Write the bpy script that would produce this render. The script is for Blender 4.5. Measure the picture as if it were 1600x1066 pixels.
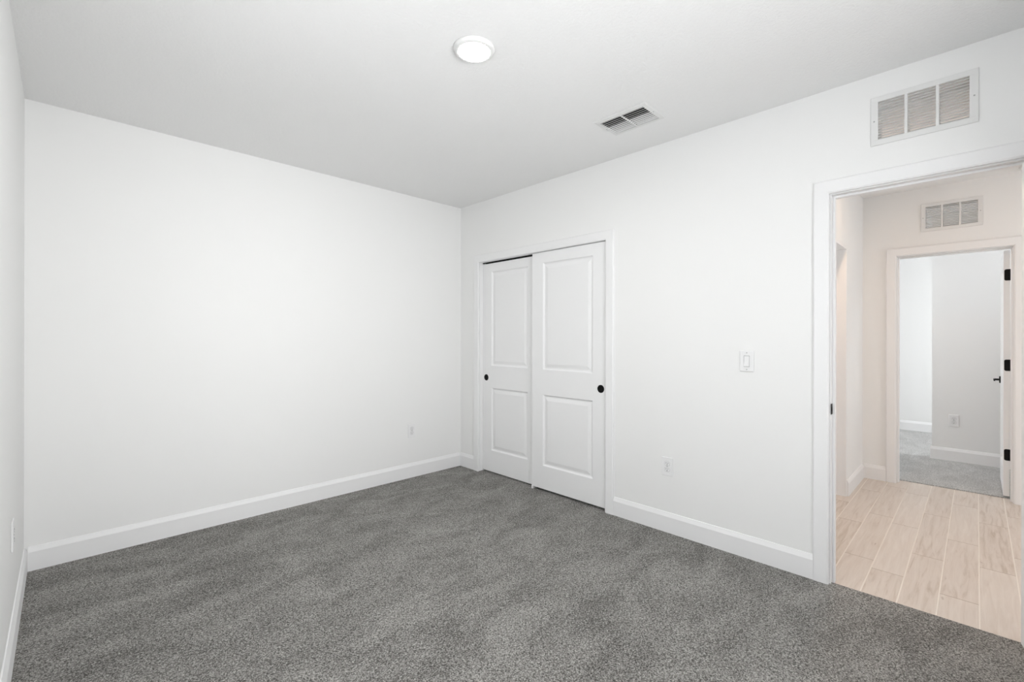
import bpy, bmesh, math, random
from mathutils import Vector, Matrix
R = math.radians
for o in list(bpy.data.objects):
    bpy.data.objects.remove(o)
S = bpy.context.scene
C = S.collection

# ------------------------------------------------------------------ camera
cam_d = bpy.data.cameras.new('camera')
cam_d.sensor_width = 36.0
cam_d.lens = 714.43 / 1600 * 36.0
cam_d.shift_y = -5.19 / 1600
cam_d.clip_start = 0.02
cam = bpy.data.objects.new('camera', cam_d)
C.objects.link(cam)
cam.matrix_world = (Matrix.Translation((0, 0, 1.2917)) @ Matrix.Rotation(-0.7771, 4, 'Z')
                    @ Matrix.Rotation(R(90), 4, 'X') @ Matrix.Rotation(0.0018, 4, 'Z'))
S.camera = cam

# ------------------------------------------------------------------ view, world, lights
S.view_settings.view_transform = 'Standard'
S.view_settings.look = 'None'
S.view_settings.gamma = 1.0
S.view_settings.use_curve_mapping = False
S.view_settings.exposure = 0.0

w = bpy.data.worlds.new('sky')
S.world = w
w.use_nodes = True
w.node_tree.nodes['Background'].inputs['Color'].default_value = (0.955, 0.975, 1.0, 1)
w.node_tree.nodes['Background'].inputs['Strength'].default_value = 6.9

def area(name, loc, direction, sx, sy, power, col=(1, 1, 1), spread=180):
    l = bpy.data.lights.new(name, 'AREA')
    l.shape = 'RECTANGLE'; l.size = sx; l.size_y = sy
    l.energy = power; l.color = col; l.spread = R(spread)
    o = bpy.data.objects.new(name, l)
    C.objects.link(o)
    o.location = loc
    o.rotation_euler = Vector(direction).to_track_quat('-Z', 'Z').to_euler()
    return o

# added fill lamp aimed through the front window to brighten the back wall
area('back_wall_fill', (1.05, -0.75, 1.50), (-0.04, 1, 0.10), 1.5, 1.3, 11.5, spread=86)
def portal(name, loc, direction, sx, sy):
    o = area(name, loc, direction, sx, sy, 1.0)
    o.data.cycles.is_portal = True
# openings the sky light comes in through
portal('portal_left', (-0.31, 1.15, 1.50), (1, 0, 0), 0.90, 1.00)
portal('portal_front', (1.05, -0.66, 1.50), (0, 1, 0), 1.50, 1.30)
portal('portal_far', (6.1, 2.60, 1.50), (0, -1, 0), 0.76, 1.30)
portal('portal_nook', (7.65, -1.62, 1.35), (0, 1, 0), 1.20, 1.75)
portal('portal_hall', (4.4, -2.45, 1.45), (0, 1, 0), 0.80, 1.30)

# ------------------------------------------------------------------ material helpers
def new_mat(name):
    m = bpy.data.materials.new(name)
    m.use_nodes = True
    nt = m.node_tree
    b = nt.nodes['Principled BSDF']
    return m, nt, b
def N(nt, t, **kw):
    n = nt.nodes.new(t)
    for k, v in kw.items():
        if k in n.inputs: n.inputs[k].default_value = v
        else: setattr(n, k, v)
    return n
def L(nt, a, b): nt.links.new(a, b)
def mathn(nt, op, a, b=None, c=None):
    n = nt.nodes.new('ShaderNodeMath'); n.operation = op
    for i, v in enumerate((a, b, c)):
        if v is None: continue
        if isinstance(v, (int, float)): n.inputs[i].default_value = v
        else: L(nt, v, n.inputs[i])
    return n.outputs[0]
def ramp(nt, fac, stops):
    n = nt.nodes.new('ShaderNodeValToRGB')
    cr = n.color_ramp
    cr.elements[0].position = stops[0][0]; cr.elements[0].color = (*stops[0][1], 1)
    cr.elements[1].position = stops[-1][0]; cr.elements[1].color = (*stops[-1][1], 1)
    for p, c in stops[1:-1]:
        e = cr.elements.new(p); e.color = (*c, 1)
    L(nt, fac, n.inputs[0])
    return n.outputs[0]
def coords(nt):
    return N(nt, 'ShaderNodeNewGeometry').outputs['Position']

def paint(name, col, rough, scale, strength, dist=0.002, detail=2.0):
    m, nt, b = new_mat(name)
    b.inputs['Base Color'].default_value = (*col, 1)
    b.inputs['Roughness'].default_value = rough
    b.inputs['Specular IOR Level'].default_value = 0.3
    n = N(nt, 'ShaderNodeTexNoise', Scale=scale, Detail=detail)
    L(nt, coords(nt), n.inputs['Vector'])
    bp = N(nt, 'ShaderNodeBump', Strength=strength, Distance=dist)
    L(nt, n.outputs['Fac'], bp.inputs['Height'])
    L(nt, bp.outputs['Normal'], b.inputs['Normal'])
    return m

M_WALL = paint('wall_paint', (0.915, 0.915, 0.906), 0.75, 160, 0.10, 0.001)
M_TRIM = paint('trim_paint', (0.915, 0.915, 0.915), 0.5, 30, 0.02, 0.001)
M_PLATE = paint('plate_plastic', (0.90, 0.90, 0.90), 0.32, 30, 0.01, 0.001)
M_METAL_W = paint('painted_metal', (0.82, 0.82, 0.81), 0.45, 60, 0.02, 0.001)
M_BLACK = paint('black_metal', (0.006, 0.006, 0.006), 0.42, 80, 0.05, 0.0005)
M_BLACK.node_tree.nodes['Principled BSDF'].inputs['Specular IOR Level'].default_value = 0.12
M_DARK = paint('dark_void', (0.02, 0.02, 0.02), 0.9, 40, 0.05)
M_SLOT = paint('slot_dark', (0.05, 0.05, 0.05), 0.8, 40, 0.05)
M_GAP_SHADE = paint('recess_shade', (0.30, 0.30, 0.30), 0.8, 40, 0.05)  # grey that stands in for shade in the plate gaps
M_STEEL = paint('screw_steel', (0.45, 0.45, 0.44), 0.35, 60, 0.02)
M_DUCT = paint('duct_liner', (0.10, 0.10, 0.10), 0.9, 40, 0.05)
M_DUCTM = paint('duct_metal', (0.45, 0.44, 0.42), 0.6, 40, 0.05)

def ceiling_mat():
    m, nt, b = new_mat('knockdown_ceiling')
    b.inputs['Base Color'].default_value = (0.92, 0.92, 0.915, 1)
    b.inputs['Roughness'].default_value = 0.9
    b.inputs['Specular IOR Level'].default_value = 0.15
    pos = coords(nt)
    n = N(nt, 'ShaderNodeTexNoise', Scale=70.0, Detail=3.0, Distortion=0.6)
    L(nt, pos, n.inputs['Vector'])
    h = ramp(nt, n.outputs['Fac'], [(0.40, (0, 0, 0)), (0.56, (1, 1, 1))])
    bp = N(nt, 'ShaderNodeBump', Strength=0.25, Distance=0.003)
    L(nt, h, bp.inputs['Height'])
    L(nt, bp.outputs['Normal'], b.inputs['Normal'])
    return m
M_CEIL = ceiling_mat()

def carpet_mat(name, dark, mid, light):
    m, nt, b = new_mat(name)
    b.inputs['Roughness'].default_value = 1.0
    b.inputs['Specular IOR Level'].default_value = 0.0
    b.inputs['Sheen Weight'].default_value = 0.15
    pos = coords(nt)
    fine = N(nt, 'ShaderNodeTexNoise', Scale=165.0, Detail=3.0, Roughness=0.6, Distortion=1.2)
    L(nt, pos, fine.inputs['Vector'])
    vor = N(nt, 'ShaderNodeTexVoronoi', Scale=170.0, Randomness=1.0)
    L(nt, pos, vor.inputs['Vector'])
    # brushed patches where the pile leans another way
    mp = N(nt, 'ShaderNodeMapping'); mp.inputs['Scale'].default_value = (1.0, 1.9, 1.0)
    mp.inputs['Rotation'].default_value = (0, 0, R(25))
    L(nt, pos, mp.inputs['Vector'])
    pat = N(nt, 'ShaderNodeTexNoise', Scale=2.6, Detail=4.0, Roughness=0.6, Distortion=0.8)
    L(nt, mp.outputs[0], pat.inputs['Vector'])
    a = mathn(nt, 'MULTIPLY', fine.outputs['Fac'], 1.0)
    a = mathn(nt, 'ADD', a, mathn(nt, 'MULTIPLY', mathn(nt, 'SUBTRACT', vor.outputs['Distance'], 0.45), -0.22))
    a = mathn(nt, 'ADD', a, mathn(nt, 'MULTIPLY', mathn(nt, 'SUBTRACT', pat.outputs['Fac'], 0.5), 0.22))
    c = ramp(nt, a, [(0.36, dark), (0.50, mid), (0.645, light)])
    L(nt, c, b.inputs['Base Color'])
    bp = N(nt, 'ShaderNodeBump', Strength=0.8, Distance=0.006)
    L(nt, mathn(nt, 'SUBTRACT', fine.outputs['Fac'], mathn(nt, 'MULTIPLY', vor.outputs['Distance'], 0.5)), bp.inputs['Height'])
    L(nt, bp.outputs['Normal'], b.inputs['Normal'])
    return m
M_CARPET = carpet_mat('bedroom_carpet', (0.066, 0.063, 0.056), (0.262, 0.252, 0.235), (0.57, 0.555, 0.525))
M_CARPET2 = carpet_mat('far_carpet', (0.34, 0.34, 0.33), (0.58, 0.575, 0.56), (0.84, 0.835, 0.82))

def plank_mat():
    m, nt, b = new_mat('plank_tile')
    b.inputs['Roughness'].default_value = 0.42
    b.inputs['Specular IOR Level'].default_value = 0.35
    pos = coords(nt)
    at = N(nt, 'ShaderNodeAttribute', attribute_name='plank')
    rnd = at.outputs['Fac']
    cmb = nt.nodes.new('ShaderNodeCombineXYZ')
    L(nt, mathn(nt, 'MULTIPLY', rnd, 37.0), cmb.inputs[0]); L(nt, mathn(nt, 'MULTIPLY', rnd, 91.0), cmb.inputs[1])
    va = N(nt, 'ShaderNodeVectorMath', operation='ADD')
    L(nt, pos, va.inputs[0]); L(nt, cmb.outputs[0], va.inputs[1])
    mp = N(nt, 'ShaderNodeMapping'); mp.inputs['Scale'].default_value = (1.0, 13.0, 1.0)
    L(nt, va.outputs[0], mp.inputs['Vector'])
    g = N(nt, 'ShaderNodeTexNoise', Scale=3.2, Detail=6.0, Roughness=0.62, Distortion=0.7)
    L(nt, mp.outputs[0], g.inputs['Vector'])
    mp2 = N(nt, 'ShaderNodeMapping'); mp2.inputs['Scale'].default_value = (1.0, 2.6, 1.0)
    L(nt, va.outputs[0], mp2.inputs['Vector'])
    k = N(nt, 'ShaderNodeTexNoise', Scale=7.0, Detail=3.0, Roughness=0.55)
    L(nt, mp2.outputs[0], k.inputs['Vector'])
    v = mathn(nt, 'ADD', mathn(nt, 'MULTIPLY', g.outputs['Fac'], 0.75), mathn(nt, 'MULTIPLY', mathn(nt, 'SUBTRACT', rnd, 0.5), 0.16))
    c = ramp(nt, v, [(0.16, (0.52, 0.43, 0.35)), (0.32, (0.68, 0.60, 0.53)), (0.62, (0.78, 0.715, 0.65))])
    knot = ramp(nt, k.outputs['Fac'], [(0.70, (0, 0, 0)), (0.80, (1, 1, 1))])
    mx = N(nt, 'ShaderNodeMix', data_type='RGBA')
    L(nt, mathn(nt, 'MULTIPLY', knot, 0.75), mx.inputs['Factor'])
    L(nt, c, mx.inputs['A']); mx.inputs['B'].default_value = (0.30, 0.20, 0.13, 1)
    L(nt, mx.outputs['Result'], b.inputs['Base Color'])
    bp = N(nt, 'ShaderNodeBump', Strength=0.12, Distance=0.001)
    L(nt, g.outputs['Fac'], bp.inputs['Height']); L(nt, bp.outputs['Normal'], b.inputs['Normal'])
    return m
M_PLANK = plank_mat()
M_GROUT = paint('grout', (0.86, 0.80, 0.73), 0.9, 200, 0.1)

M_JOINT = paint('end_joint_grout', (0.36, 0.27, 0.20), 0.9, 200, 0.1)

def emis(name, col, s):
    m, nt, b = new_mat(name)
    b.inputs['Base Color'].default_value = (0.9, 0.9, 0.9, 1)
    b.inputs['Emission Color'].default_value = (*col, 1)
    b.inputs['Emission Strength'].default_value = s
    return m
M_LENS = emis('lamp_lens', (1.0, 0.98, 0.945), 165.0)
M_FILL_LENS = emis('fill_lens_cool', (0.97, 0.98, 1.0), 105.0)  # glow of the added far room fill lamps
M_LENS_WARM = emis('lamp_lens_warm', (1.0, 0.70, 0.49), 185.0)
def glass_mat():
    m = bpy.data.materials.new('window_glass'); m.use_nodes = True
    nt = m.node_tree; nt.nodes.clear()
    o = N(nt, 'ShaderNodeOutputMaterial'); mx = N(nt, 'ShaderNodeMixShader')
    mx.inputs[0].default_value = 0.06
    t = N(nt, 'ShaderNodeBsdfTransparent'); g = N(nt, 'ShaderNodeBsdfGlossy'); g.inputs['Roughness'].default_value = 0.02
    L(nt, t.outputs[0], mx.inputs[1]); L(nt, g.outputs[0], mx.inputs[2]); L(nt, mx.outputs[0], o.inputs[0])
    return m
M_GLASS = glass_mat()

# ------------------------------------------------------------------ mesh helpers
def mesh_obj(name, bm, mat, parent=None, smooth=False):
    me = bpy.data.meshes.new(name)
    bmesh.ops.recalc_face_normals(bm, faces=bm.faces)
    bm.to_mesh(me); bm.free()
    me.materials.append(mat)
    if smooth:
        for p in me.polygons: p.use_smooth = True
    o = bpy.data.objects.new(name, me)
    C.objects.link(o)
    if parent: o.parent = parent
    return o
def bevel(o, wd, seg=2, ang=30):
    b = o.modifiers.new('bevel', 'BEVEL'); b.width = wd; b.segments = seg
    b.limit_method = 'ANGLE'; b.angle_limit = R(ang)
    return o
def box(bm, x0, x1, y0, y1, z0, z1):
    v = [bm.verts.new(p) for p in ((x0,y0,z0),(x1,y0,z0),(x1,y1,z0),(x0,y1,z0),(x0,y0,z1),(x1,y0,z1),(x1,y1,z1),(x0,y1,z1))]
    for f in ((0,3,2,1),(4,5,6,7),(0,1,5,4),(1,2,6,5),(2,3,7,6),(3,0,4,7)):
        bm.faces.new([v[i] for i in f])
def boxes(name, lst, mat, parent=None):
    bm = bmesh.new()
    for b in lst: box(bm, *b)
    return mesh_obj(name, bm, mat, parent)
def prism(bm, prof, p0, p1, out, up=(0, 0, 1)):
    """profile (out, up) swept straight from p0 to p1"""
    out = Vector(out); up = Vector(up)
    a = [bm.verts.new(Vector(p0) + out * u + up * v) for u, v in prof]
    b = [bm.verts.new(Vector(p1) + out * u + up * v) for u, v in prof]
    n = len(prof)
    for i in range(n):
        bm.faces.new((a[i], a[(i + 1) % n], b[(i + 1) % n], b[i]))
    bm.faces.new(a[::-1]); bm.faces.new(b)
def cyl(bm, c, axis, r, h, seg=32, r2=None):
    c = Vector(c); ax = Vector(axis).normalized()
    t = ax.orthogonal().normalized(); s = ax.cross(t)
    r2 = r if r2 is None else r2
    A = []; B = []
    for i in range(seg):
        an = 2 * math.pi * i / seg
        d = t * math.cos(an) + s * math.sin(an)
        A.append(bm.verts.new(c + d * r)); B.append(bm.verts.new(c + ax * h + d * r2))
    for i in range(seg):
        bm.faces.new((A[i], A[(i + 1) % seg], B[(i + 1) % seg], B[i]))
    bm.faces.new(A[::-1]); bm.faces.new(B)
def lathe(bm, prof, c=(0, 0, 0), seg=64, closed=False):
    """profile (r, z) turned about the z axis"""
    rings = []
    for r, z in prof:
        if r < 1e-6: rings.append([bm.verts.new((c[0], c[1], c[2] + z))])
        else: rings.append([bm.verts.new((c[0] + r * math.cos(2*math.pi*i/seg), c[1] + r * math.sin(2*math.pi*i/seg), c[2] + z)) for i in range(seg)])
    prs = list(zip(rings, rings[1:])) + ([(rings[-1], rings[0])] if closed else [])
    for a, b in prs:
        for i in range(seg):
            j = (i + 1) % seg
            if len(a) == 1 and len(b) == 1: continue
            if len(a) == 1: bm.faces.new((a[0], b[i], b[j]))
            elif len(b) == 1: bm.faces.new((a[i], a[j], b[0]))
            else: bm.faces.new((a[i], a[j], b[j], b[i]))
def solid(name, xs, ys, zs, holes, mat):
    """a wall block with openings, built as one clean shell. holes: boxes (x0,x1,y0,y1,z0,z1)"""
    X = sorted(set(xs) | {c for h in holes for c in h[0:2] if xs[0] < c < xs[-1]})
    Y = sorted(set(ys) | {c for h in holes for c in h[2:4] if ys[0] < c < ys[-1]})
    Z = sorted(set(zs) | {c for h in holes for c in h[4:6] if zs[0] < c < zs[-1]})
    def full(i, j, k):
        if not (0 <= i < len(X)-1 and 0 <= j < len(Y)-1 and 0 <= k < len(Z)-1): return False
        cx, cy, cz = (X[i]+X[i+1])/2, (Y[j]+Y[j+1])/2, (Z[k]+Z[k+1])/2
        return not any(h[0] < cx < h[1] and h[2] < cy < h[3] and h[4] < cz < h[5] for h in holes)
    bm = bmesh.new(); vs = {}
    def V(i, j, k):
        if (i, j, k) not in vs: vs[(i, j, k)] = bm.verts.new((X[i], Y[j], Z[k]))
        return vs[(i, j, k)]
    for i in range(len(X)-1):
        for j in range(len(Y)-1):
            for k in range(len(Z)-1):
                if not full(i, j, k): continue
                if not full(i-1, j, k): bm.faces.new((V(i,j,k), V(i,j,k+1), V(i,j+1,k+1), V(i,j+1,k)))
                if not full(i+1, j, k): bm.faces.new((V(i+1,j,k), V(i+1,j+1,k), V(i+1,j+1,k+1), V(i+1,j,k+1)))
                if not full(i, j-1, k): bm.faces.new((V(i,j,k), V(i+1,j,k), V(i+1,j,k+1), V(i,j,k+1)))
                if not full(i, j+1, k): bm.faces.new((V(i,j+1,k), V(i,j+1,k+1), V(i+1,j+1,k+1), V(i+1,j+1,k)))
                if not full(i, j, k-1): bm.faces.new((V(i,j,k), V(i,j+1,k), V(i+1,j+1,k), V(i+1,j,k)))
                if not full(i, j, k+1): bm.faces.new((V(i,j,k+1), V(i+1,j,k+1), V(i+1,j+1,k+1), V(i,j+1,k+1)))
    return struct(mesh_obj(name, bm, mat))
def struct(o, label=None):
    o['kind'] = 'structure'
    if label: o['label'] = label
    return o
def thing(name, loc, label, cat, group=None, rot=(0, 0, 0)):
    o = bpy.data.objects.new(name, None); C.objects.link(o)
    o.empty_display_size = 0.05
    o.location = loc; o.rotation_euler = rot
    o['label'] = label; o['category'] = cat
    if group: o['group'] = group
    return o

# ------------------------------------------------------------------ room dimensions
XL, XR, YB, YF, H = -0.149, 2.877, 3.667, -0.50, 2.60
T = 0.115                      # partition thickness
XH = XR + T                    # hall face of the closet wall
XF, XF2 = 5.345, 5.345 + T     # wall between hall and far bedroom
YHL = 0.75                     # hall side wall
TZ = -0.008                    # tile level under carpet pile

# floors
bm = bmesh.new(); box(bm, XL - 0.14, 2.905, YF - 0.14, YB + 0.14, -0.14, 0.0)
box(bm, 2.905, 3.70, 1.60, YB + 0.14, -0.14, 0.0)
floor = struct(mesh_obj('floor', bm, M_CARPET))
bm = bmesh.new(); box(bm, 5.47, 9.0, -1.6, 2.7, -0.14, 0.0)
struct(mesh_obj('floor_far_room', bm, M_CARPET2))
# hall: wood look planks in grout
bm = bmesh.new(); box(bm, 2.905, 5.47, -2.4, 1.6, -0.14, TZ - 0.0015)
hall_floor = struct(mesh_obj('floor_hall', bm, M_GROUT))
random.seed(11)
bm = bmesh.new(); lay = bm.faces.layers.float.new('plank_face')
PW, PL, G = 0.1435, 0.90, 0.0030
offs = {0: 4.17, 1: 4.57, 2: 4.09, 3: 3.72, -1: 3.39, -2: 4.02, -3: 4.45}
ends = []
row = -8
def plank_rows():
    for r in range(-7, 18):
        ytop = 0.420 - r * PW          # row 0 spans 0.420 .. 0.2765
        yield r, ytop - PW, ytop
for r, y0, y1 in plank_rows():
    if y1 > 1.6 or y0 < -2.4: continue
    x_ref = offs.get(r, 3.2 + random.random() * PL)
    x = x_ref - PL * 4
    while x < 5.47:
        a, b_ = max(x + 0.0011, 2.905), min(x + PL - 0.0011, 5.47)
        if 2.91 < x < 5.46: ends.append((x - 0.0016, x + 0.0016, y0 + G, y1 - G, TZ - 0.0015, TZ - 0.0002))
        if b_ - a > 0.01:
            val = random.random()
            z0, z1, c = TZ - 0.0015, TZ, 0.0012
            lo = [bm.verts.new(p) for p in ((a, y0+G, z0), (b_, y0+G, z0), (b_, y1-G, z0), (a, y1-G, z0))]
            hi = [bm.verts.new(p) for p in ((a+c, y0+G+c, z1), (b_-c, y0+G+c, z1), (b_-c, y1-G-c, z1), (a+c, y1-G-c, z1))]
            fs = [bm.faces.new(hi)] + [bm.faces.new((lo[i], lo[(i+1) % 4], hi[(i+1) % 4], hi[i])) for i in range(4)]
            for f in fs: f[lay] = val
        x += PL
pl = mesh_obj('plank_tiles', bm, M_PLANK, hall_floor)
boxes('end_joints', ends, M_JOINT, hall_floor)
att = pl.data.attributes.new('plank', 'FLOAT', 'FACE')
src = pl.data.attributes['plank_face']
buf = [d.value for d in src.data]
att = pl.data.attributes['plank']
for i, v in enumerate(buf): att.data[i].value = v

# ceiling
RX, RY = (2.294 + 2.545) / 2, (1.291 + 1.635) / 2
solid('ceiling', (XL - 0.14, 9.0), (-2.4, YB + 0.14), (H, H + 0.12), [(RX - 0.097, RX + 0.097, RY - 0.148, RY + 0.148, 0, 9)], M_CEIL)

# walls
DY0, DY1, DZ = -0.172, 0.538, 2.045         # bedroom doorway, clear opening
CY0, CY1, CZ = 1.929, 3.374, 2.017          # closet, clear opening
JT = 0.018                                   # jamb board thickness
FY0, FY1, FZ = -0.200, 0.502, 2.020         # far doorway
solid('wall_left', (XL - 0.14, XL), (YF - 0.14, YB + 0.14), (0, H), [(-9, 9, 0.70, 1.60, 1.00, 2.00)], M_WALL)
solid('wall_back', (XL, 3.75), (YB, YB + 0.14), (0, H), [], M_WALL)
solid('wall_front', (XL, XR), (YF - 0.14, YF), (0, H), [(0.3, 1.8, -9, 9, 0.85, 2.15)], M_WALL)
RV = (0.022, 0.346, 2.270, 2.464)            # return air hole
solid('wall_right', (XR, XH), (YF - 0.14, YB), (0, H),
      [(0, 9, DY0 - JT, DY1 + JT, -1, DZ + JT), (0, 9, CY0 - JT, CY1 + JT, -1, CZ + JT), (0, 9, *RV)], M_WALL)
# closet box
solid('wall_closet_back', (3.64, 3.75), (1.0, YB), (0, H), [], M_WALL)
solid('wall_closet_side', (XH, 3.64), (1.60, 1.70), (0, H), [], M_WALL)
# hall
solid('wall_hall_left', (XH, XF), (YHL, YHL + T), (TZ - 0.01, H), [(3.78, 4.602, -9, 9, -1, 2.040)], M_WALL)
FV = (-0.005, 0.313, 2.240, 2.434)
solid('wall_hall_far', (XF, XF2), (-2.4, 2.7), (TZ - 0.01, H),
      [(0, 9, FY0 - JT, FY1 + JT, -1, FZ + JT), (0, 9, *FV)], M_WALL)
solid('wall_hall_right', (XH, XF), (-2.4, -2.3), (TZ - 0.01, H), [(4.0, 4.8, -9, 9, 0.80, 2.10)], M_WALL)
solid('wall_hall_near', (XH - T, XH), (-2.4, YF - 0.14), (TZ - 0.01, H), [], M_WALL)
# far bedroom
solid('wall_far_room', (6.692, 6.80), (-1.6, 0.339), (0, H), [], M_WALL)
solid('wall_far_room_end', (8.50, 8.61), (-1.6, 2.7), (0, H), [], M_WALL)
solid('wall_far_room_nook', (6.80, 8.50), (-1.6, -1.5), (0, H), [(7.05, 8.25, -9, 9, 0.45, 2.25)], M_WALL)
solid('wall_far_room_left', (XF2, 8.50), (2.45, 2.56), (0, H), [(5.72, 6.48, -9, 9, 0.85, 2.15)], M_WALL)
solid('wall_far_room_right', (XF2, 6.692), (-1.25, -1.15), (0, H), [], M_WALL)

# ------------------------------------------------------------------ trim
BB = [(0, 0), (0.014, 0), (0.014, 0.104), (0.0125, 0.108), (0.006, 0.124), (0.004, 0.130), (0, 0.132)]
def baseboard(name, segs, z=0.0):
    bm = bmesh.new()
    for p0, p1, out in segs:
        prism(bm, BB, (*p0, z), (*p1, z), out)
    return struct(mesh_obj(name, bm, M_TRIM))
CW, CT = 0.070, 0.017
baseboard('baseboard_left', [((XL, YF + 0.014), (XL, YB), (1, 0, 0))])
baseboard('baseboard_back', [((XL + 0.014, YB), (XR - 0.014, YB), (0, -1, 0))])
baseboard('baseboard_right', [((XR, DY1 + 0.006 + CW), (XR, CY0 - 0.001 - CW), (-1, 0, 0)), ((XR, CY1 + 0.001 + CW), (XR, YB), (-1, 0, 0))])
baseboard('baseboard_front', [((XL + 0.014, YF), (XR, YF), (0, 1, 0))])
baseboard('baseboard_hall', [((4.604, YHL), (XF, YHL), (0, -1, 0)), ((XF, FY1 + 0.006 + CW), (XF, YHL - 0.014), (-1, 0, 0)),
                             ((XF, -2.4), (XF, FY0 - 0.006 - CW), (-1, 0, 0))], TZ)
baseboard('baseboard_far_room', [((6.692, -1.15), (6.692, 0.353), (-1, 0, 0)), ((6.692, 0.339), (6.80, 0.339), (0, 1, 0)), ((8.50, -1.6), (8.50, 2.45), (-1, 0, 0))])

def casing(name, x, sgn, y0, y1, zt, rev, zb=0.0, label=None):
    """flat colonial casing around an opening in an x = const wall; sgn: side it stands out to"""
    bm = bmesh.new()
    a, b_, t = y0 - rev, y1 + rev, zt + rev
    prof = [(0, 0), (0, CW), (0.013, CW), (CT, CW - 0.006), (CT, 0.008), (0.012, 0.0)]
    def ring(yi, dy, zi, dz):
        return [bm.verts.new((x + sgn * u, yi + dy * v, zi + dz * v)) for u, v in prof]
    def strip(A, B, capA=False, capB=False):
        n = len(A)
        for i in range(n): bm.faces.new((A[i], A[(i+1) % n], B[(i+1) % n], B[i]))
        if capA: bm.faces.new(A[::-1])
        if capB: bm.faces.new(B)
    r0 = ring(a, -1, zb, 0); r1 = ring(a, -1, t, 1); r2 = ring(b_, 1, t, 1); r3 = ring(b_, 1, zb, 0)
    strip(r0, r1, capA=True); strip(r1, r2); strip(r2, r3, capB=True)
    o = struct(mesh_obj(name, bm, M_TRIM))
    return o
def jamb(name, x0, x1, y0, y1, zt, stop=None, zb=0.0):
    xg = x0 + 0.004      # narrow open joint behind the casing
    lst = [(xg, x1, y0 - JT, y0, zb, zt + JT), (xg, x1, y1, y1 + JT, zb, zt + JT), (xg, x1, y0, y1, zt, zt + JT)]
    if stop:
        s0, s1, d = stop
        lst += [(s0, s1, y0, y0 + d, zb, zt), (s0, s1, y1 - d, y1, zb, zt), (s0, s1, y0 + d, y1 - d, zt - d, zt)]
    return struct(bevel(boxes(name, lst, M_TRIM), 0.0015, 2))
casing('trim_1', XR, -1, DY0, DY1, DZ, 0.006)
casing('trim_2', XH, 1, DY0, DY1, DZ, 0.006, TZ)
jamb('trim_3', XR, XH, DY0, DY1, DZ, (2.916, 2.952, 0.011), TZ)
casing('trim_4', XR, -1, CY0, CY1, CZ, 0.000)
jamb('trim_5', XR, XH, CY0, CY1, CZ)
casing('trim_6', XF, -1, FY0, FY1, FZ, 0.006, TZ)
casing('trim_7', XF2, 1, FY0, FY1, FZ, 0.006)
jamb('trim_8', XF, XF2, FY0, FY1, FZ, (5.385, 5.420, 0.011), TZ)
# hall side doorway: lined reveal, casing and its closed door beyond
struct(bevel(boxes('trim_9', [(4.584, 4.602, YHL, YHL + T, TZ, 2.022), (3.78, 3.798, YHL, YHL + T, TZ, 2.022), (3.78, 4.602, YHL, YHL + T, 2.022, 2.040)], M_TRIM), 0.0015))

# ------------------------------------------------------------------ doors
def panel_door(bm, W, Hd, th, panels, both=False):
    """slab in local coords: y 0..W, z 0..Hd, front face at x=0, back at x=th (moulded panels on the front)"""
    def V(x, y, z): return bm.verts.new((x, y, z))
    def face_side(xf, s):
        ysp = sorted({0, W} | {c for p in panels for c in p[0:2]})
        zsp = sorted({0, Hd} | {c for p in panels for c in p[2:4]})
        for i in range(len(ysp)-1):
            for k in range(len(zsp)-1):
                ya, yb, za, zb = ysp[i], ysp[i+1], zsp[k], zsp[k+1]
                pan = any(p[0]-1e-6 <= ya and yb <= p[1]+1e-6 and p[2]-1e-6 <= za and zb <= p[3]+1e-6 for p in panels)
                if not pan:
                    bm.faces.new((V(xf,ya,za), V(xf,yb,za), V(xf,yb,zb), V(xf,ya,zb)))
                else:
                    steps = [(0, 0), (0.002, 0.002), (0.009, 0.010), (0.013, 0.0115), (0.021, 0.0115), (0.046, 0.0045), (0.050, 0.004)]
                    rings = [[V(xf + s*d, ya+o, za+o), V(xf + s*d, yb-o, za+o), V(xf + s*d, yb-o, zb-o), V(xf + s*d, ya+o, zb-o)] for o, d in steps]
                    for A, B in zip(rings, rings[1:]):
                        for q in range(4): bm.faces.new((A[q], A[(q+1) % 4], B[(q+1) % 4], B[q]))
                    bm.faces.new(rings[-1])
    face_side(0, 1)
    if both: face_side(th, -1)
    else: bm.faces.new((V(th,0,0), V(th,0,Hd), V(th,W,Hd), V(th,W,0)))
    for q in (((0,0,0),(th,0,0),(th,0,Hd),(0,0,Hd)), ((0,W,0),(0,W,Hd),(th,W,Hd),(th,W,0)), ((0,0,0),(0,W,0),(th,W,0),(th,0,0)), ((0,0,Hd),(th,0,Hd),(th,W,Hd),(0,W,Hd))):
        bm.faces.new([V(*p) for p in q])
    bmesh.ops.remove_doubles(bm, verts=bm.verts, dist=1e-5)

def finger_pull(parent, y, z):
    bm = bmesh.new()
    prof = [(0.0, -0.0004), (0.019, -0.0005), (0.0225, -0.0012), (0.0245, -0.0022), (0.0275, -0.0024), (0.0300, -0.0010), (0.0300, 0.004)]
    lathe(bm, prof, seg=40)
    bmesh.ops.rotate(bm, cent=(0, 0, 0), matrix=Matrix.Rotation(R(90), 3, 'Y'), verts=bm.verts)
    o = mesh_obj('finger_pull', bm, M_BLACK, parent, smooth=True)
    o.location = (-0.0008, y, z)
    o['label'] = 'black round finger pull'
    return o
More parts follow.
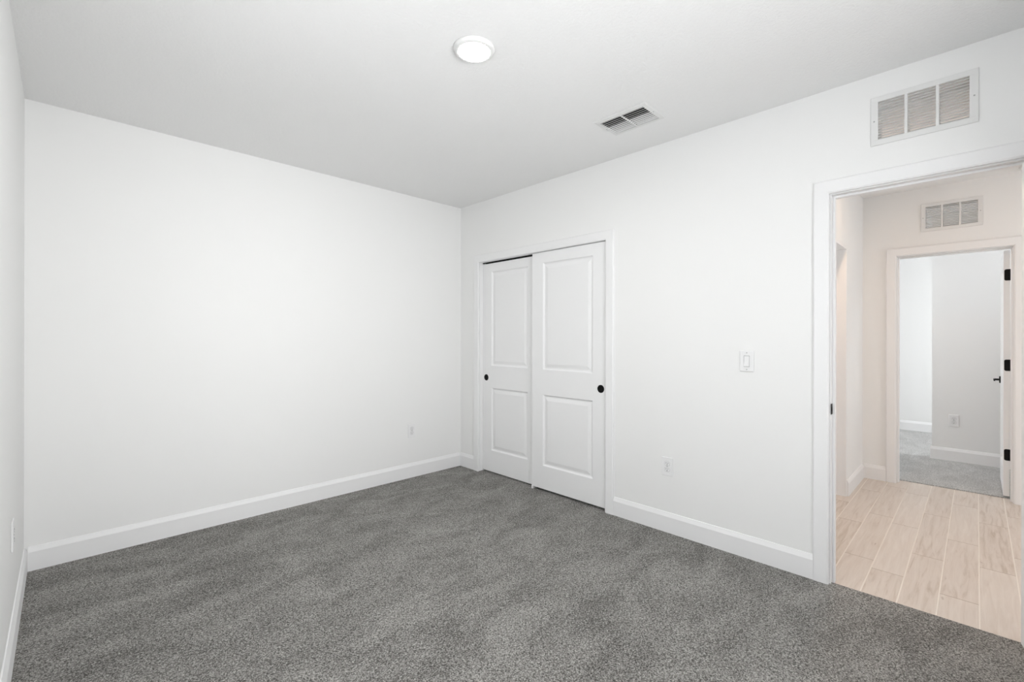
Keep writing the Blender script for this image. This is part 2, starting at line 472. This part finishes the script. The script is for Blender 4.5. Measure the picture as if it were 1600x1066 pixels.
# closet sliding doors (front one on the right, rear one on the left)
def closet_door(name, x, y0, W, z0, Hd, pull_y, st, label):
    bm = bmesh.new()
    zz = lambda v: v - z0
    panel_door(bm, W, Hd, 0.034, [(st, W - st, zz(0.215), zz(0.812)), (st, W - st, zz(1.022), zz(1.922))])
    o = mesh_obj(name, bm, M_TRIM)
    o.location = (x, y0, z0)
    struct(o, label)
    finger_pull(o, pull_y - y0, 0.908 - z0)
    return o
closet_door('door_1', 2.884, 1.931, 0.753, 0.020, 1.993, 1.980, 0.123, 'white two panel sliding closet door in front, on the right')
closet_door('door_2', 2.924, 2.655, 0.717, 0.012, 1.990, 3.325, 0.120, 'white two panel sliding closet door behind, on the left')
g = struct(bevel(boxes('trim_10', [(2.872, 2.960, 2.668, 2.680, 0.0, 0.011), (2.876, 2.882, 2.662, 2.684, 0.0, 0.026), (2.919, 2.923, 2.662, 2.684, 0.0, 0.026)], M_PLATE), 0.001))
struct(boxes('head_gap_shade', [(2.919, 2.922, CY0, CY1, CZ - 0.010, CZ), (2.960, 2.964, CY0, CY1, CZ - 0.012, CZ)], M_DARK))  # dark strips painting the shade in the gap above the closet doors

def lever(parent, x, y, z, sgn, toward):
    """black lever: rose on the face (local +-x), bar running along y"""
    bm = bmesh.new()
    cyl(bm, (x, y, z), (sgn, 0, 0), 0.032, 0.009, 32, 0.030)
    o = mesh_obj('handle_rose', bm, M_BLACK, parent, smooth=False)
    bm = bmesh.new()
    cyl(bm, (x + sgn * 0.009, y, z), (sgn, 0, 0), 0.009, 0.036, 20)
    b0, b1 = sorted((x + sgn * 0.036, x + sgn * 0.046)); c0, c1 = sorted((y - toward * 0.012, y + toward * 0.105))
    box(bm, b0, b1, c0, c1, z - 0.008, z + 0.008)
    h = bevel(mesh_obj('lever_handle', bm, M_BLACK, parent), 0.003)
    h['label'] = 'black lever handle'
def hinge_leaf(parent, x0, x1, y, z, hgt, knuckle, ydir=-1):
    """leaf screwed on the slab's hinge edge (y const), rounded outer corners, and a knuckle"""
    bm = bmesh.new()
    r = 0.012; pts = []
    for (cx, cz, a0) in ((x1 - r, z + hgt/2 - r, 0), (x1 - r, z - hgt/2 + r, -90)):
        pass
    pts = [(x0, z - hgt/2)]
    for k in range(7):
        a = R(-90 + 15 * k); pts.append((x1 - r + r*math.cos(a), z - hgt/2 + r + r*math.sin(a)))
    for k in range(7):
        a = R(15 * k); pts.append((x1 - r + r*math.cos(a), z + hgt/2 - r + r*math.sin(a)))
    pts.append((x0, z + hgt/2))
    A = [bm.verts.new((p, y, q)) for p, q in pts]; B = [bm.verts.new((p, y + ydir * 0.0025, q)) for p, q in pts]
    n = len(pts)
    for i in range(n): bm.faces.new((A[i], A[(i+1) % n], B[(i+1) % n], B[i]))
    bm.faces.new(A); bm.faces.new(B[::-1])
    cyl(bm, (knuckle[0], knuckle[1], z - hgt/2), (0, 0, 1), 0.007, hgt, 16)
    h = mesh_obj('hinge', bm, M_BLACK, parent)
    h['label'] = 'black butt hinge with rounded corners'
    return h
def swing_door(name, W, Hd, hinge, angle, zoff, label, flip):
    """local: hinge at origin, slab y 0..W, thickness x 0..0.035"""
    root = None
    bm = bmesh.new()
    st = 0.115
    panel_door(bm, W, Hd, 0.035, [(st, W - st, 0.21, 0.80), (st, W - st, 1.01, Hd - 0.12)], both=True)
    o = mesh_obj(name, bm, M_TRIM)
    o.location = (hinge[0], hinge[1], zoff); o.rotation_euler = (0, 0, angle)
    struct(o, label)
    return o
# bedroom door, swung into the room against the front wall
d3 = swing_door('door_3', 0.704, 2.015, (XR - 0.002, DY0 + 0.006), R(100), 0.012, 'white bedroom door standing open at the right edge', False)
lever(d3, 0.0, 0.64, 0.90, -1, -1)
lever(d3, 0.035, 0.64, 0.90, 1, -1)
for z in (0.20, 1.02, 1.83): hinge_leaf(d3, 0.000, 0.030, 0.0, z, 0.09, (-0.004, -0.004))
# far bedroom door, swung away into the far room
d4 = swing_door('door_4', 0.694, 1.995, (XF2 + 0.018, FY0 + 0.006), R(-90), 0.012, 'white door standing open into the far room, edge on with black hinges', True)
d4.location = (XF2 + 0.010, FY0 + 0.048, 0.012)   # slab lies y FY0+0.005 .. FY0+0.040, running away in +x
d4.rotation_euler = (0, 0, R(-90))
lever(d4, 0.0, 0.634, 0.905, -1, -1)

# door in the hall's side opening
bm = bmesh.new(); panel_door(bm, 0.78, 2.005, 0.035, [(0.12, 0.66, 0.21, 0.80), (0.12, 0.66, 1.01, 1.89)])
d5 = mesh_obj('door_5', bm, M_TRIM); d5.location = (3.801, YHL + 0.114, 0.006); d5.rotation_euler = (0, 0, R(-90)); d5.scale = (1, 1, 1)
# local y -> world +x ; front (local -x) -> world -y
d5.rotation_euler = (0, 0, R(-90)); d5.location = (3.801, YHL + 0.112, 0.006)
struct(d5, 'white two panel door closed in the hall side wall')

# strike plate on the bedroom door jamb
st = thing('strike_plate', (2.897, DY1, 0.918), 'small black metal latch strike plate on the bedroom door frame', 'strike plate')
bm = bmesh.new()
box(bm, -0.019, 0.014, -0.0022, 0.0, -0.028, 0.028)
pl_ = bevel(mesh_obj('plate', bm, M_BLACK, st), 0.004, 3)
bm = bmesh.new(); box(bm, -0.006, 0.008, -0.0030, -0.0020, -0.012, 0.012)
mesh_obj('latch_hole', bm, M_DARK, st)

# windows (behind the camera and in the far room)
def window(name, axis, pos, a0, a1, z0, z1):
    bm = bmesh.new(); gm = bmesh.new()
    fw, d = 0.05, 0.06
    zm = (z0 + z1) / 2
    for q in ((a0, a1, z0, z0+fw), (a0, a1, z1-fw, z1), (a0, a0+fw, z0+fw, z1-fw), (a1-fw, a1, z0+fw, z1-fw), (a0+fw, a1-fw, zm-0.02, zm+0.02)):
        if axis == 'x': box(bm, pos, pos+d, q[0], q[1], q[2], q[3])
        else: box(bm, q[0], q[1], pos, pos+d, q[2], q[3])
    for za, zb in ((z0+fw, zm-0.02), (zm+0.02, z1-fw)):
        if axis == 'x': box(gm, pos+0.028, pos+0.032, a0+fw, a1-fw, za, zb)
        else: box(gm, a0+fw, a1-fw, pos+0.028, pos+0.032, za, zb)
    f = struct(mesh_obj(name, bm, M_TRIM)); mesh_obj('pane', gm, M_GLASS, f)
window('window_1', 'x', XL - 0.12, 0.70, 1.60, 1.00, 2.00)
window('window_2', 'y', YF - 0.12, 0.3, 1.8, 0.85, 2.15)
window('window_3', 'y', 2.48, 5.72, 6.48, 0.85, 2.15)
window('added_nook_window', 'y', -1.57, 7.05, 8.25, 0.45, 2.25)  # unseen window, added to brighten the far room's end wall

# ------------------------------------------------------------------ outlets and switch (local: plate in the x-z plane, facing -y)
def rounded(bm, w_, h_, y0, y1, r, cx=0, cz=0, seg=5):
    pts = []
    for sx, sz, a0 in ((1, 1, 0), (-1, 1, 90), (-1, -1, 180), (1, -1, 270)):
        for k in range(seg + 1):
            a = R(a0 + 90 * k / seg)
            pts.append((cx + sx*(w_/2 - r) + r*math.cos(a), cz + sz*(h_/2 - r) + r*math.sin(a)))
    A = [bm.verts.new((p, y0, q)) for p, q in pts]; B = [bm.verts.new((p, y1, q)) for p, q in pts]
    n = len(pts)
    for i in range(n): bm.faces.new((A[i], A[(i+1) % n], B[(i+1) % n], B[i]))
    bm.faces.new(A[::-1]); bm.faces.new(B)
def screw(parent, x, z, y=-0.0055, ax=(0, -1, 0), r=0.0032):
    bm = bmesh.new(); cyl(bm, (x, y, z), ax, r, 0.0012, 14)
    mesh_obj('screw', bm, M_STEEL, parent)
def plate(parent):
    bm = bmesh.new(); rounded(bm, 0.078, 0.122, 0, -0.0068, 0.003)
    return bevel(mesh_obj('wall_plate', bm, M_PLATE, parent), 0.0035, 2)
def make_outlet():
    o = thing('wall_outlet', (0, 0, 0), 'x', 'outlet', 'white duplex wall outlets')
    plate(o)
    for s in (1, -1):
        bm = bmesh.new(); rounded(bm, 0.0362, 0.0307, -0.0060, -0.0070, 0.012, 0, s * 0.0195)
        mesh_obj('socket_gap_shade', bm, M_GAP_SHADE, o)  # grey outline painted as the shade around each socket
        bm = bmesh.new(); rounded(bm, 0.034, 0.0285, -0.004, -0.0080, 0.011, 0, s * 0.0195)
        f = bevel(mesh_obj('socket', bm, M_PLATE, o), 0.0006, 2)
        bm = bmesh.new()
        cz = s * 0.0195
        box(bm, -0.0078, -0.0054, -0.0084, -0.0078, cz - 0.001, cz + 0.0085)
        box(bm, 0.0054, 0.0078, -0.0084, -0.0078, cz, cz + 0.0080)
        cyl(bm, (0, -0.0078, cz - 0.0075), (0, -1, 0), 0.0029, 0.0006, 14)
        mesh_obj('contact_slots', bm, M_SLOT, f)
    screw(o, 0, 0, -0.0068)
    return o
def dup(root, loc, rotz, label):
    r = root.copy(); C.objects.link(r); r.location = loc; r.rotation_euler = (0, 0, rotz); r['label'] = label
    for ch in list(root.children):
        c = ch.copy(); C.objects.link(c); c.parent = r
        for gch in ch.children:
            d = gch.copy(); C.objects.link(d); d.parent = c
    return r
ot = make_outlet()
ot.location = (XR, 1.444, 0.436); ot.rotation_euler = (0, 0, R(-90))
ot['label'] = 'white duplex outlet low on the wall between closet and doorway'
dup(ot, (2.306, YB, 0.430), 0, 'white duplex outlet low on the blank wall, left of the closet corner')
dup(ot, (XL, 2.80, 0.470), R(90), 'white duplex outlet seen edge-on at the far left edge wall')
dup(ot, (6.692, 0.168, 0.427), R(-90), 'small distant outlet on the grey wall seen through the hall doorway')

sw = thing('light_switch', (XR, 0.949, 1.156), 'white single rocker light switch on the wall beside the doorway', 'light switch', rot=(0, 0, R(-90)))
plate(sw)
bm = bmesh.new()
for q in ((-0.0180, -0.0162, -0.0345, 0.0345), (0.0162, 0.0180, -0.0345, 0.0345), (-0.0162, 0.0162, -0.0345, -0.0325), (-0.0162, 0.0162, 0.0325, 0.0345)):
    box(bm, q[0], q[1], -0.0088, -0.0055, q[2], q[3])
mesh_obj('switch_frame', bm, M_PLATE, sw)
bm = bmesh.new(); box(bm, -0.0162, 0.0162, -0.0072, -0.0060, -0.0325, 0.0325)
mesh_obj('switch_well_shade', bm, M_GAP_SHADE, sw)  # grey base painted as the shade around the rocker
bm = bmesh.new()
prism(bm, [(-0.0305, 0.007), (0.0305, 0.007), (0.0305, 0.0090), (0.0, 0.0100), (-0.0305, 0.0140)], (-0.0142, 0, 0), (0.0142, 0, 0), (0, 0, 1), (0, -1, 0))
mesh_obj('rocker', bm, M_PLATE, sw)
for z in (0.049, -0.049): screw(sw, 0, z, -0.0068)

# ------------------------------------------------------------------ return air grilles (local: in the x-z plane, facing -y)
def return_grille(name, W, Hh, label, group=None, rise=0.30):
    o = thing(name, (0, 0, 0), label, 'vent', group)
    mx, mz, mid = 0.030, 0.026, 0.0125
    cw = (W - 2*mx - 2*mid) / 3
    cols = [(-W/2 + mx + i*(cw + mid), -W/2 + mx + i*(cw + mid) + cw) for i in range(3)]
    bm = bmesh.new()
    z0, z1 = -Hh/2 + mz, Hh/2 - mz
    def bx(a, b_, c, d): box(bm, a, b_, -0.0065, -0.0005, c, d)
    bx(-W/2, W/2, -Hh/2, z0); bx(-W/2, W/2, z1, Hh/2)
    bx(-W/2, cols[0][0], z0, z1); bx(cols[2][1], W/2, z0, z1)
    bx(cols[0][1], cols[1][0], z0, z1); bx(cols[1][1], cols[2][0], z0, z1)
    bmesh.ops.remove_doubles(bm, verts=bm.verts, dist=1e-5)
    bevel(mesh_obj('grille_frame', bm, M_METAL_W, o), 0.0022, 2)
    n = 14; p = (z1 - z0) / n
    for a, b_ in cols:
        bm = bmesh.new()
        for k in range(n):
            zc = z0 + p * (k + 0.5)
            # pressed blade: front edge low, rear edge high, with a small curled lip
            prof = [(-0.0062, zc - p*0.42), (-0.0050, zc - p*0.50), (0.0000, zc - p*0.30), (0.0080, zc + p*rise), (0.0074, zc + p*(rise + 0.07)), (-0.0010, zc - p*0.20)]
            prism(bm, [(z, y) for y, z in prof], (a, 0, 0), (b_, 0, 0), (0, 0, 1), (0, 1, 0))
        mesh_obj('louvers', bm, M_METAL_W, o)
    for s in (-1, 1): screw(o, s * (W/2 - 0.014), 0.0, -0.0065, r=0.0035)
    return o
rg = return_grille('air_return_vent', 0.378, 0.240, 'large white three section return vent high on the bedroom wall above the doorway')
rg.location = (XR, 0.184, 2.366); rg.rotation_euler = (0, 0, R(-90))
rg2 = dup(rg, (XF, 0.155, 2.337), R(-90), 'white three section return vent in the hall above the far doorway')
# the same grilles cover the other faces of the two transfer openings
gb = return_grille('air_return_vent', 0.378, 0.240, 'white vent on the hall face of the bedroom wall', rise=-0.25)
gb.location = (XH, 0.184, 2.366); gb.rotation_euler = (0, 0, R(90))
dup(gb, (XF2, 0.155, 2.337), R(90), 'white vent inside the far room above its doorway')

# ------------------------------------------------------------------ ceiling supply register
rx, ry = (2.294 + 2.545) / 2, (1.291 + 1.635) / 2
cv = thing('ceiling_register', (rx, ry, H), 'white rectangular ceiling air register with dark double louvers', 'vent')
WX, WY = 0.250, 0.344
bm = bmesh.new()
ix, iy = 0.094, 0.145
def fr(a, b_, c, d, z0=-0.008, z1=0.0): box(bm, a, b_, c, d, z0, z1)
# sloped picture frame
out = [(-WX/2, -WY/2), (WX/2, -WY/2), (WX/2, WY/2), (-WX/2, WY/2)]
inn = [(-ix, -iy), (ix, -iy), (ix, iy), (-ix, iy)]
mid_ = [(-WX/2+0.006, -WY/2+0.006), (WX/2-0.006, -WY/2+0.006), (WX/2-0.006, WY/2-0.006), (-WX/2+0.006, WY/2-0.006)]
rings = [[bm.verts.new((x, y, z)) for x, y in pts] for pts, z in ((out, -0.0005), (out, -0.003), (mid_, -0.0065), (inn, -0.009), (inn, -0.0005))]
for A, B in list(zip(rings, rings[1:])) + [(rings[-1], rings[0])]:
    for q in range(4): bm.faces.new((A[q], A[(q+1) % 4], B[(q+1) % 4], B[q]))
mesh_obj('register_frame', bm, M_METAL_W, cv)
bm = bmesh.new(); box(bm, -ix, ix, -0.0045, 0.0045, -0.0095, -0.0055)
mesh_obj('center_bar', bm, M_METAL_W, cv)
nl = 9
for a, b_ in ((-iy, -0.0045), (0.0045, iy)):
    bm = bmesh.new()
    for k in range(nl):
        xc = -ix + (k + 0.5) * 2 * ix / nl
        s_ = 1 if k < 4 else -1          # near blades lean away, far blades face back into the room
        hb = (0.0030, 0.0030, 0.0033, 0.0036, 0.0040, 0.0044, 0.0049, 0.0055, 0.0062)[k]
        ln = 0.0020 + (0.0 if k < 4 else (k - 3) * 0.0003)
        prof = [(-ln, -0.0080), (-ln + 0.0012, -0.0088), (ln + 0.0006, -0.0080 + hb), (ln - 0.0008, -0.0072 + hb)]
        prism(bm, [(xc + s_ * px, pz) for px, pz in prof], (0, a, 0), (0, b_, 0), (1, 0, 0), (0, 0, 1))
    mesh_obj('louvers', bm, M_METAL_W, cv)
bm = bmesh.new()
for q in ((-ix-0.002, ix+0.002, -iy-0.002, iy+0.002, 0.118, 0.120), (-ix-0.002, -ix, -iy, iy, 0.0, 0.118), (ix, ix+0.002, -iy, iy, 0.0, 0.118),
          (-ix, ix, -iy-0.002, -iy, 0.0, 0.118), (-ix, ix, iy, iy+0.002, 0.0, 0.118)): box(bm, *q)
mesh_obj('duct_box', bm, M_DARK, cv)
for s in (-1, 1):
    bm = bmesh.new(); cyl(bm, (0, s * (iy + 0.013), -0.0078), (0, 0, -1), 0.0032, 0.0012, 14)
    mesh_obj('screw', bm, M_STEEL, cv)
bm = bmesh.new(); box(bm, 0.01, 0.016, iy + 0.001, iy + 0.008, -0.016, -0.008)
mesh_obj('damper_tab', bm, M_METAL_W, cv)

# ------------------------------------------------------------------ lamps
def disc_light(name, loc, lens, label):
    o = thing(name, loc, label, 'ceiling light')
    bm = bmesh.new()
    lathe(bm, [(0.071, -0.0005), (0.093, -0.0005), (0.0935, -0.004), (0.089, -0.012), (0.082, -0.0165), (0.0715, -0.0170), (0.0705, -0.0155), (0.0705, -0.003)], seg=72, closed=True)
    mesh_obj('trim_ring', bm, M_METAL_W, o, smooth=True)
    bm = bmesh.new()
    lathe(bm, [(0.0, -0.0172), (0.035, -0.0170), (0.060, -0.0165), (0.0703, -0.0155), (0.0703, -0.004), (0.0, -0.004)], seg=72)
    mesh_obj('lens', bm, lens, o, smooth=True)
    return o
disc_light('disc_light', (1.328, 1.598, H), M_LENS, 'round white disc light glowing on the bedroom ceiling')
disc_light('disc_light', (5.95, 0.95, H), M_FILL_LENS, 'added white fill light on the far room ceiling')  # unseen lamp, added to brighten the far room wall
disc_light('disc_light', (6.02, -0.55, H), M_FILL_LENS, 'second added white fill light on the far room ceiling, nearer its door')  # another unseen lamp, added to lift the same wall further
disc_light('disc_light', (3.70, 0.58, H), M_LENS_WARM, 'warm round disc light on the hall ceiling')

# smoke detector on the hall ceiling by the far doorway
sd = thing('smoke_detector', (5.215, -0.286, H), 'small round white smoke detector on the hall ceiling', 'smoke detector')
bm = bmesh.new(); lathe(bm, [(0, -0.001), (0.062, -0.001), (0.064, -0.006), (0.064, -0.010)][::1] + [(0.060, -0.010), (0, -0.010)], seg=48)
mesh_obj('base_plate', bm, M_PLATE, sd)
bm = bmesh.new(); lathe(bm, [(0, -0.010), (0.056, -0.010), (0.056, -0.026), (0.048, -0.034), (0.02, -0.037), (0, -0.037)], seg=48)
mesh_obj('detector_cap', bm, M_PLATE, sd, smooth=False)

# hinges of the far door, on the edge that faces the hall (local: y is along the slab, x across its thickness)
for z in (0.335, 1.063, 1.797):
    bm = bmesh.new(); r = 0.012; hg = 0.092
    pts = [(0.040, -hg/2)]
    for k in range(7):
        a = R(-90 - 15 * k); pts.append((0.004 + r + r*math.cos(a), -hg/2 + r + r*math.sin(a)))
    for k in range(7):
        a = R(180 - 15 * k); pts.append((0.004 + r + r*math.cos(a), hg/2 - r + r*math.sin(a)))
    pts.append((0.040, hg/2))
    A = [bm.verts.new((p, -0.0028, z + q)) for p, q in pts]; B = [bm.verts.new((p, 0.0, z + q)) for p, q in pts]
    n = len(pts)
    for i in range(n): bm.faces.new((A[i], A[(i+1) % n], B[(i+1) % n], B[i]))
    bm.faces.new(A); bm.faces.new(B[::-1])
    hh = mesh_obj('hinge', bm, M_BLACK, d4)
    hh['label'] = 'black butt hinge with rounded corners'
